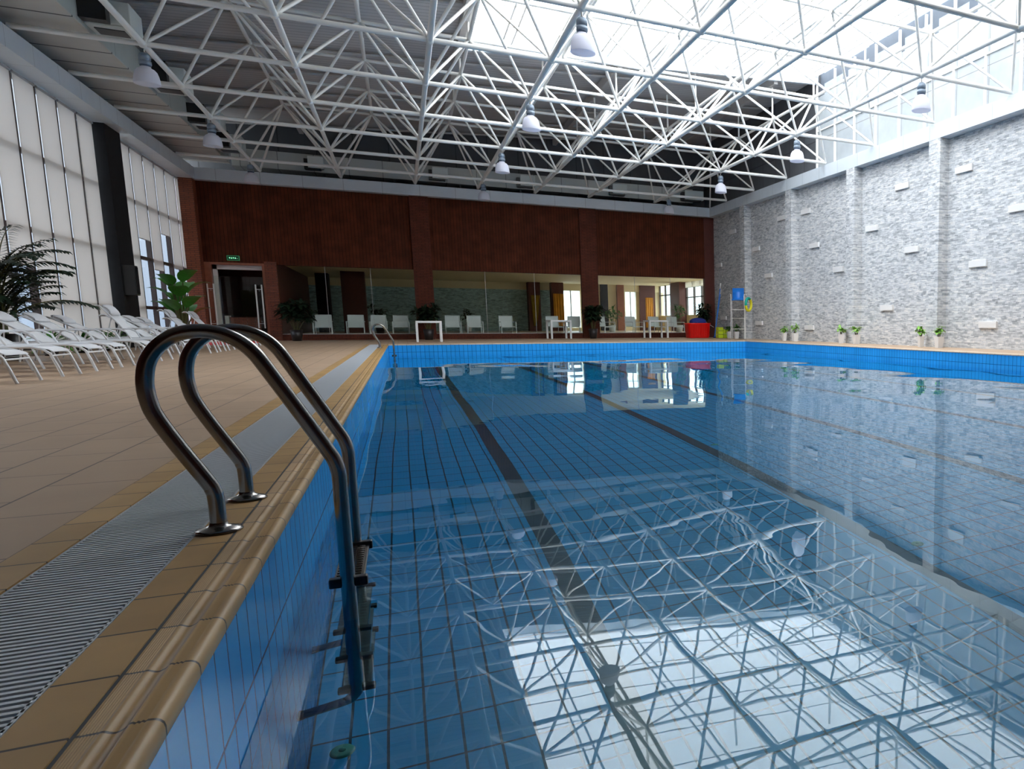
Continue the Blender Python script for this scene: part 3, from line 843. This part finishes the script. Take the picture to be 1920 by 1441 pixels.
bushy('potted_plant', (12.30, 33.75, 0), 1.6, .42, .2, .42, 'leaf_dark', 'pot_dark', 'dark leafy potted plant in the corner behind the red tub', n=260, ll=.28, lw=.10, seed=5, stems=8)
bushy('potted_plant', (11.95, 36.2, .22), 1.5, .40, .17, .35, 'leaf', 'pot_white', 'green leafy plant inside the lounge window above the red tub', n=80, ll=.22, lw=.10, seed=6)
bushy('potted_plant', (-.75, 36.2, .22), 1.15, .5, .18, .35, 'leaf_dark', 'pot_dark', 'dark potted plant inside the lounge behind the leftmost group of chairs', n=90, ll=.26, lw=.1, seed=7)
bushy('potted_plant', (9.1, 38.0, .22), 1.25, .5, .18, .35, 'leaf', 'pot_white', 'pale green potted plant inside the lounge between two armchairs', n=90, ll=.26, lw=.1, seed=8)
bushy('potted_plant', (3.0, 43.0, .22), 1.2, .35, .18, .35, 'leaf_dark', 'pot_white', 'small dark plant deep in the lounge before the greenish stone wall', n=60, ll=.26, lw=.1, seed=9)
PR = [(31.3, 'leaf', 'under the lifeguard chair, left of its post'), (30.45, 'leaf', 'under the lifeguard chair, right of its post'),
      (25.75, 'leaf_bright', 'left of the pair by the second pilaster from the corner'), (24.85, 'leaf_bright', 'right of the pair by the second pilaster from the corner'),
      (21.5, 'leaf_bright', 'left of the pair by the third pilaster from the corner'), (20.55, 'leaf_bright', 'right of the pair by the third pilaster from the corner'),
      (17.12, 'leaf_bright', 'left of the pair by the widest nearest pilaster'), (16.3, 'leaf_bright', 'right of the pair by the widest nearest pilaster')]
for k, (yy, mt, lab) in enumerate(PR):
    big = k % 2
    bushy('potted_plant', (12.56, yy, 0), .60 if big else .56, .17 if big else .12, .10 if big else .075, .30, mt, 'pot_white', 'white pot with leafy plant, '+lab, group='white pots along the stone wall',
          n=44, ll=.16, lw=.085, sq=True, seed=20+k, stems=5, low=.45)
# palm at the left edge
r = empty('potted_palm', (-5.82, 17.9, 0)); tag(r, 'tall dark palm with arching fronds at the left edge before the windows', 'palm')
pot(r, .24, .45, 'pot_dark')
rnd = random.Random(11); ms = MB(); mf = MB()
for s in range(52):
    a = 2*PI*s/52*5.3; el = rnd.uniform(.6, 1.5); L_ = rnd.uniform(.75, 1.15); hb = rnd.uniform(.5, 1.45)
    p = Vector((.04*math.cos(a), .04*math.sin(a), hb)); d_ = Vector((math.cos(a)*math.cos(el), math.sin(a)*math.cos(el), math.sin(el)))
    pts = [p.copy()]
    for i in range(10):
        d_ = (d_+Vector((math.cos(a)*.05, math.sin(a)*.05, -.10*i/5))).normalized(); p = p+d_*L_/10; pts.append(p.copy())
        if i > 0:
            for sg in (-1, 1):
                for q_ in (0, .5):
                    sd = d_.cross(Vector((0, 0, 1))).normalized()*sg
                    leaf(mf, p+d_*L_/10*q_, sd*1.0+d_*.9+Vector((0, 0, .1)), .26*(1-.05*i), .06, .5, .1, 2)
    ms.tube(pts, [.014-.001*i for i in range(11)], 5)
ms.tube([(0, 0, .4), (0, .01, .9), (0, 0, 1.45)], [.06, .05, .03], 8)
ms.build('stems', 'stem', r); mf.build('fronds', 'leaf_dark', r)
# broad banana-like plant
r = empty('banana_plant', (-5.55, 28.6, 0)); tag(r, 'broad leaved green banana plant behind the far loungers', 'plant')
pot(r, .22, .4, 'pot_dark'); rnd = random.Random(5); ms = MB(); mf = MB()
for s in range(14):
    a = 2*PI*s/14*3.1; hh = .75+1.05*(s/13); rr_ = .16+.05*rnd.random(); q = Vector((rr_*math.cos(a), rr_*math.sin(a), hh))
    ms.tube([(0.03*math.cos(a), .03*math.sin(a), .35), tuple(q*.6+Vector((0, 0, .1))), tuple(q)], [.03, .022, .014], 7)
    leaf(mf, q, (math.cos(a)*.8, math.sin(a)*.8, 1.3), rnd.uniform(.55, .72), .46, .55, .10, 7)
ms.build('stems', 'stem', r); mf.build('leaves', 'leaf', r)
for k, (yy, sc_) in enumerate(((20.2, .75), (21.9, .6), (23.2, .6), (24.2, .6), (28.0, .55), (31.2, .5))):
    r = empty('floor_plant', (-5.95, yy, 0)); rnd = random.Random(40+k)
    where = ['below the tall palm', 'second from the palm', 'third from the palm', 'just before the black column', 'at the foot of the banana plant', 'nearest the brick corner'][k]
    tag(r, 'low spiky green plant under the window wall, '+where, 'plant', 'low plants under the window wall')
    pot(r, .13, .25, 'pot_dark'); mf = MB()
    for s in range(26):
        a = rnd.uniform(0, 2*PI); el = rnd.uniform(.3, 1.3)
        leaf(mf, (0, 0, .22), (math.cos(a)*math.cos(el), math.sin(a)*math.cos(el), math.sin(el)), sc_*rnd.uniform(.6, .95), .06, .7, .2, 5)
    mf.build('foliage', 'leaf', r)

# ------------------------------------------------------------------ tables and armchairs
def make_table(loc, w, dpt, h, label, rz=0):
    r = empty('side_table', loc, rz); tag(r, label, 'table', 'white square tables before the lounge')
    MB().box(-w/2, w/2, -dpt/2, dpt/2, h-.07, h).build('table_top', 'white_pl', r, bevel=.006)
    for sx in (-1, 1):
        for sy in (-1, 1):
            MB().box(sx*(w/2-.035)-.035, sx*(w/2-.035)+.035, sy*(dpt/2-.035)-.035, sy*(dpt/2-.035)+.035, 0, h-.07).build('leg', 'white_pl', r, bevel=.004)
    return r
make_table((.83, 29.7, 0), .80, .5, .72, 'white square table standing alone near the far pool edge')
make_table((5.80, 33.55, 0), .85, .75, .78, 'white square table before the middle lounge window left of the pier', .1)
make_table((9.98, 33.6, 0), .90, .75, .79, 'white square table before the right lounge window beside the red tub', .1)
def make_armchair():
    r = empty('armchair')
    ribbon(MB(), [(0, 0)], 0, 1) if False else None
    def pan(pts, name):
        n = len(pts); vs = [(x, y+dy, z) for dy in (0, .02) for x in (-.25, .25) for (y, z) in pts]; fs = []
        for i in range(n-1): fs += [(i, i+1, n+i+1, n+i), (2*n+i, 3*n+i, 3*n+i+1, 2*n+i+1)]
        fs += [(0, n, 3*n, 2*n), (n-1, 3*n-1, 4*n-1, 2*n-1)]
        for i in range(n-1): fs += [(i, 2*n+i, 2*n+i+1, i+1), (n+i, n+i+1, 3*n+i+1, 3*n+i)]
        MB().add(vs, fs).build(name, 'sling', r)
    pan([(.30, .30), (.34, .5), (.36, .72)], 'backrest')
    MB().box(-.25, .25, -.28, .28, .27, .30).build('seat', 'sling', r, bevel=.008)
    for s in (-1, 1):
        MB().tube([(s*.29, -.30, 0), (s*.29, -.29, .46), (s*.29, -.26, .485)], .017, 8).build('leg', 'lframe', r)
        MB().tube([(s*.27, .38, 0), (s*.27, .31, .30), (s*.26, .36, .74)], .017, 8).build('leg', 'lframe', r)
        MB().box(s*.29-.022, s*.29+.022, -.30, .33, .47, .495).build('armrest', 'lframe', r, bevel=.006)
    MB().tube([(-.29, -.29, .26), (.29, -.29, .26)], .014, 8).build('stretcher', 'lframe', r)
    MB().tube([(-.26, .36, .735), (.26, .36, .735)], .014, 8).build('top_rail', 'lframe', r)
    return r
ch0 = make_armchair()
CH = [(-2.62, 35.1, 0), (-1.55, 35.1, 0), (-.78, 35.15, 0), (0.0, 35.1, 0), (1.88, 35.1, 0), (2.70, 35.1, 0), (3.97, 35.1, .08), (5.9, 35.1, .15), (6.68, 35.1, -.3),
      (8.12, 35.2, .5), (9.45, 35.2, .35), (10.5, 35.15, .2), (11.4, 35.15, .25)]
CL = ['left window, leftmost of four', 'left window, second of four', 'left window, third of four, behind the distant pool ladder', 'left window, rightmost of four', 'middle window, leftmost of its row',
      'middle window, second of its row', 'middle window, standing apart in the centre', 'middle window, behind the white table', 'middle window, turned beside the white table near the pier',
      'right window, just right of the pier plant', 'right window, turned before the bright blinds', 'right window, behind the white table', 'right window, between the white table and red tub']
for k, (x, y, rz) in enumerate(CH):
    o = ch0 if k == 0 else copy_tree(ch0)
    o.location = (x, y, .22); o.rotation_euler = (0, 0, rz)
    tag(o, 'white sling armchair inside the '+CL[k], 'chair', 'white armchairs inside the lounge windows')

# ------------------------------------------------------------------ lounge beyond the glass
LB = 46.0
m = MB(); m.box(-9, 14.2, YD+.2, LB+.2, .02, .22); struct(m.build('floor_lounge', 'coping_pale'))
m = MB(); m.box(-3.9, 14.2, YD+.25, LB+.2, 2.92, 3.0); struct(m.build('ceiling_lounge', 'cream'))
m = MB(); m.box(-3.9, 8.15, LB, LB+.2, .22, 2.53); struct(m.build('wall_lounge_back', 'stone_green'))
m = MB(); m.box(-3.9, 13.9, LB-.1, LB+.2, 2.53, 2.95); m.box(9.22, 11.83, LB, LB+.2, .22, 2.53); m.box(12.48, 14.2, LB, LB+.2, .22, 2.53)
m.box(8.15, 9.22, LB, LB+.2, .22, .4); m.box(11.83, 12.48, LB, LB+.2, .22, .9); struct(m.build('wall_lounge_panel', 'cream'))
for i, (a, b, c, e) in enumerate(((8.15, 9.22, .4, 2.53), (11.83, 12.48, .9, 2.53))):
    m = MB(); m.box(a, b, LB+.05, LB+.07, c, e); w_ = struct(m.build('window_%d' % (60+i), 'frost'))
    m = MB(); m.box((a+b)/2-.03, (a+b)/2+.03, LB, LB+.08, c, e); m.build('window_bar', 'rail', w_)
m = MB(); m.box(-4.1, -3.9, YD+.2, LB, 0, 3); struct(m.build('wall_lounge_left', 'dkwood'))
# lounge side wall with big windows
m = MB(); m.box(13.9, 14.1, YD+.2, LB+.2, 0, 1.12); m.box(13.9, 14.1, 42.53, 46.2, 2.9, 3.2)
m.box(13.9, 14.1, YD+.2, 42.53, 2.9, 3.2); m.box(13.9, 14.1, YD+.2, 36.0, 1.12, 2.9); struct(m.build('wall_lounge_right', 'cream'))
for i, (a, b) in enumerate(((36.0, 40.85), (42.53, 45.9))):
    m = MB(); m.box(13.95, 13.96, a, b, 1.12, 2.9); w_ = struct(m.build('window_%d' % (70+i), 'glass'))
    m = MB(); n_ = 4 if i == 0 else 3
    for k in range(n_+1): y = a+(b-a)*k/n_; m.box(13.9, 14.0, y-.05, y+.05, 1.12, 2.9)
    m.box(13.9, 14.0, a, b, 2.3 if i else 2.05, 2.36 if i else 2.1)
    m.build('window_bar', 'mullion', w_)
r = empty('window_shade', (13.85, 38.2, 2.9)); tag(r, 'pale shade half drawn over the lounge side window above the red tub', 'blind')
MB().box(-.01, .01, -2.1, 2.6, -.30, 0).build('fabric', 'blind', r)
MB().tube([(0, -2.1, -.30), (0, 2.6, -.30)], .015, 8).build('bottom_bar', 'rail', r)
for (x0, x1, y0, y1, mt, nm) in ((13.5, 13.9, 40.85, 42.53, 'dkwood', 'wall_lounge_column'), (7.47, 8.12, 45.0, 45.6, 'dkwood', 'wall_lounge_column'), (6.27, 6.9, 45.2, 45.8, 'dkwood', 'wall_lounge_column'),
                                 (10.35, 10.75, 45.7, 45.95, 'black', 'wall_lounge_column'), (11.3, 11.7, 45.7, 45.95, 'midwood', 'wall_lounge_column'),
                                 (12.67, 13.6, 45.75, 45.95, 'dkwood', 'wall_lounge_column'), (-2.2, -1.3, 40, 41, 'dkwood', 'wall_lounge_column'), (-3.3, -2.8, 42, 43, 'black', 'wall_lounge_column')):
    struct(MB().box(x0, x1, y0, y1, .22, 2.92).build(nm, mt))
def curtain(x0, x1, y, z0, z1, mat, label, taper=0):
    n = 24; m = MB(); vs = []
    for (z, tt) in ((z0, taper), (z1, 0)):
        for i in range(n+1):
            t = i/n; x = x0+(x1-x0)*(t*(1-tt)+tt*.3); vs.append((x, y+.03*math.sin(t*PI*8), z))
    m.add(vs, [(i, i+1, n+2+i, n+1+i) for i in range(n)], True)
    s = m.build('curtain', mat); tag(s, label, 'curtain', 'amber curtains in the lounge')
    md = s.modifiers.new('thick', 'SOLIDIFY'); md.thickness = .01
curtain(6.4, 6.85, 45.13, .5, 2.2, 'ochre', 'ochre curtain tied to a dark column at the stone wall', .6)
curtain(7.55, 8.1, 44.93, .5, 2.3, 'curtain', 'amber sheet showing the orange lit column left of the bright frosted window')  # orange light on the column, put in as an amber coloured sheet
curtain(13.0, 13.45, 45.72, .4, 2.2, 'curtain', 'orange curtain hanging beside the lounge corner window')

# ------------------------------------------------------------------ entrance with glass doors
m = MB(); m.box(-6.2, -3.95, 38.0, 38.2, 0, 3.2); m.box(-6.4, -6.2, YD+.2, 38.2, 0, 3.2); struct(m.build('wall_lobby', 'dkwood'))
m = MB(); m.box(-6.3, -3.95, YD+.25, 38.1, 2.95, 3.1); struct(m.build('ceiling_lobby', 'plaster'))
m = MB(); m.box(-6.4, -3.9, YD, 38.1, -.1, 0); struct(m.build('floor_lobby', 'deck'))
m = MB(); m.box(-5.93, -5.74, YD, YD+.2, 0, 2.76); m.box(-4.28, -4.2, YD, YD+.2, 0, 2.76); m.box(-5.93, -4.2, YD-.01, YD+.2, 2.70, 2.78)
struct(m.build('trim_30', 'midwood'))
m = MB(); m.box(-5.74, -5.62, YD+.25, YD+.4, 0, 2.7); m.box(-5.74, -4.28, YD+.25, YD+.4, 2.55, 2.7); struct(m.build('trim_31', 'white_steel'))
for k, (a, b, hx) in enumerate(((-5.73, -5.0, -5.82), (-5.0, -4.28, -4.42))):
    m = MB(); m.box(a+.01, b-.01, YD+.04, YD+.052, .02, 2.3); dr = struct(m.build('door_%d' % (k+1), 'glass'))
    h = MB()
    hx = -5.80 if k == 0 else -4.42
    for dx in (-.09, .09): h.tube([(hx+dx, YD-.07, .45), (hx+dx, YD-.07, 2.02)], .024, 10)
    for z in (.62, 1.85): h.tube([(hx-.09, YD-.07, z), (hx+.09, YD-.07, z)], .010, 6)
    for z in (.7, 1.8):
        h.tube([(hx+.0, YD-.07, z), (hx+.0, YD+.045, z)], .01, 6)
    h.build('door_handle', 'white_steel', dr)
r = empty('reception_counter', (-4.85, 35.1, 0)); tag(r, 'brick fronted counter with glass top seen through the entrance doors', 'counter')
MB().box(-.55, .35, -.3, .3, 0, .85).build('body', 'brick', r)
MB().box(-.75, .4, -.38, .38, .9, .93).build('counter_top', 'glass', r)
MB().box(-.72, -.6, -.2, .2, 0, .9).build('post', 'white_steel', r)
s = empty('exit_sign', (-5.08, YD-.02, 2.94)); tag(s, 'small green lit exit sign on the panelling above the doors', 'sign')
MB().box(-.18, .18, -.03, .02, -.085, .085).build('frame', glow('sign_green', (.02, .30, .12), .25), s, bevel=.005)
MB().box(-.16, .16, -.034, -.028, -.068, .068).build('sign_face', plain('sign_face', (.005, .06, .03), .4), s)
m = MB()
gl = glow('sign_glyph', (.35, 1.0, .6), 1.2)
for k, x in enumerate((-.10, -.045, .01, .065)):
    m.box(x-.020, x+.020, -.038, -.034, -.004, .004); m.box(x-.004, x+.004, -.038, -.034, -.024, .024)
    m.box(x-.016, x+.016, -.038, -.034, (.012, -.018, .014, -.016)[k]-.004, (.012, -.018, .014, -.016)[k]+.004)
m.box(.10, .13, -.038, -.034, -.018, -.012)
m.build('lettering', gl, s)

# ------------------------------------------------------------------ corner with tub, poles, crates, lifeguard chair
r = empty('storage_tub', (11.72, 33.0, 0)); tag(r, 'big red plastic tub holding a dark blue net in the far corner', 'tub')
m = MB(); n = 28; prof = [(0, .02), (.46, .0), (.49, .03), (.54, .60), (.565, .62), (.57, .66), (.55, .67), (.53, .62), (.48, .08), (0, .08)]
for (rr, z) in prof:
    for k in range(n):
        a = 2*PI*k/n; sx = abs(math.cos(a))**.45*(1 if math.cos(a) > 0 else -1); sy = abs(math.sin(a))**.45*(1 if math.sin(a) > 0 else -1)
        m.v.append((rr*sx, rr*.72*sy, z))
for i in range(len(prof)-1):
    for k in range(n): m.f.append((i*n+k, i*n+(k+1) % n, (i+1)*n+(k+1) % n, (i+1)*n+k)); m.sm.append(True)
m.build('tub_body', 'red', r)
m = MB()
for k in range(9):
    x = -.45+k*.11; m.box(x-.006, x+.006, -.385, -.355, .08, .58)
m.build('tub_ribs', 'red', r)
r = empty('pool_net', (11.75, 33.0, .70)); tag(r, 'bundled dark blue net piled on top of the red tub', 'net')
m = MB(); m.ball((0, 0, .02), .4, 18, (1, .7, .48)); m.ball((.2, .05, .0), .24, 14, (1, .8, .6)); m.ball((-.15, -.1, -.0), .22, 14, (1, .8, .6)); m.build('net', 'dkblue', r)
MB().tube([(.1, -.1, .15), (.68, -.2, -.22)], .013, 8).build('handle', 'white_steel', r)
for k, (a, b, hh) in enumerate((((12.46, 32.8, .02), (12.88, 33.0, 2.48), 0), ((12.52, 32.95, .02), (12.95, 33.15, 2.2), 1))):
    r = empty('cleaning_pole', a)
    tag(r, ['long blue cleaning pole leaning in the stone corner with a white tip', 'shorter blue cleaning pole leaning just behind the long one'][k], 'pole', 'blue poles in the corner')
    A = Vector(a); B = Vector(b)-A
    MB().tube([(0, 0, 0), tuple(B)], .019, 8).build('pole', 'blue', r)
    MB().tube([tuple(B*.9), tuple(B*1.0)], .022, 8).build('tip', 'white_steel', r)
    MB().box(-.05, .36-.1*k, -.06, .06, -.02, .03).build('brush_head', ('dkblue', 'blue')[k], r, bevel=.006)
k = 0
for (x, n_) in ((12.40, 3), (12.66, 2)):
    for j in range(n_):
        hh = .165 if n_ == 3 else .20
        r = empty('crate', (x, 32.0, j*hh))
        pos = 'left stack' if n_ == 3 else 'right stack'
        lv = (['bottom', 'middle', 'topmost'] if n_ == 3 else ['bottom', 'topmost'])[j]
        tag(r, 'lime green plastic crate, %s of the %s beside the blue poles' % (lv, pos), 'crate', 'lime crates in the corner')
        MB().box(-.12, .12, -.16, .16, .004, hh-.012).build('crate_body', 'lime', r, bevel=.015)
        MB().box(-.126, .126, -.166, .166, hh-.045, hh-.022).build('rim', 'lime', r, bevel=.004)
# lifeguard chair
r = empty('lifeguard_chair', (12.30, 29.6, 0), 1.1); tag(r, 'tall tubular lifeguard chair with a blue seat against the stone wall', 'lifeguard chair')
for sy in (-.28, .28):
    MB().tube([(-.30, sy, 0), (-.12, sy, 1.62)], .011, 8).build('leg', 'white_steel', r)
    MB().tube([(.50, sy, 0), (.30, sy, 1.62)], .011, 8).build('leg', 'white_steel', r)
    MB().tube([(-.16, sy, 1.62), (-.2, sy, 1.85), (.30, sy, 1.85), (.32, sy, 1.6)], .010, 8).build('armrest', 'white_steel', r)
for z in (.42, .86, 1.22):
    x = -.30+.18*z/1.62; x2 = .5-.2*z/1.62
    m = MB().tube([(x, -.28, z), (x, .28, z)], .009, 6).tube([(x2, -.28, z), (x2, .28, z)], .009, 6).tube([(x, -.28, z), (x2, -.28, z)], .009, 6)
    m.build('rung', 'white_steel', r)
m = MB(); pts = [(-.20, 1.62), (-.15, 1.655), (0, 1.64), (.14, 1.65), (.2, 1.72), (.235, 1.9), (.26, 2.12)]
n = len(pts); vs = [(x+dx, y, z+dz) for (dx, dz) in ((0, 0), (.03, -.03)) for y in (-.24, .24) for (x, z) in pts]; fs = []
for i in range(n-1): fs += [(i, i+1, n+i+1, n+i), (2*n+i, 3*n+i, 3*n+i+1, 2*n+i+1), (i, 2*n+i, 2*n+i+1, i+1), (n+i, n+i+1, 3*n+i+1, 3*n+i)]
fs += [(0, n, 3*n, 2*n), (n-1, 3*n-1, 4*n-1, 2*n-1)]
m.add(vs, fs, True).build('seat', 'blue', r)
# rescue pole and ring float hung on it
r = empty('rescue_pole', (12.32, 28.9, 0)); tag(r, 'slim pale upright pole in front of the lifeguard chair', 'pole')
MB().tube([(0, 0, 0), (-.03, .02, 1.78)], .014, 8).build('pole', 'white_steel', r)
MB().lathe([(0, 0), (.05, 0), (.05, .01), (.015, .015)], n=14).build('pole_foot', 'steel', r)
MB().tube([(-.03, .02, 1.78), (.0, -.02, 1.84), (.08, -.04, 1.80)], .012, 8).build('hook', 'white_steel', r)
r = empty('swim_ring', (12.46, 28.86, 1.42)); tag(r, 'yellow and green swim ring hung from the pole by the lifeguard chair', 'swim ring')
def arc(a0, a1, mat, nm):
    pts = []
    for i in range(13):
        a = a0+(a1-a0)*i/12; pts.append((.17*math.sin(a)+.0, .12*math.sin(a), .25*math.cos(a)))
    MB().tube(pts, .055, 12).build(nm, mat, r)
arc(.5, PI*1.45, 'yellow', 'ring_segment'); arc(PI*1.45, 2*PI+.5, 'green', 'ring_segment')

# ------------------------------------------------------------------ outside
m = MB(); m.box(-60, -6.8, -40, 90, -.3, -.15); m.box(14.5, 60, -40, 90, -.3, -.15); struct(m.build('floor_outside', 'outside'))
b = empty('neighbour_building', (-30, 40, -.15)); tag(b, 'grey blue building glimpsed through the raised blinds', 'building')
MB().box(-4, 0, -25, 50, 0, 6).build('facade', 'facade', b); MB().box(-4.3, .3, -25.3, 50.3, 6, 6.4).build('parapet', 'facade', b)
b = empty('neighbour_building', (26, 45, -.15)); tag(b, 'pale building seen through the lounge side window', 'building')
MB().box(0, 6, -14, 14, 0, 3.6).build('facade', 'facade_x', b); MB().box(-.3, 6, -14.3, 14.3, 3.6, 3.9).build('parapet', 'beam', b)
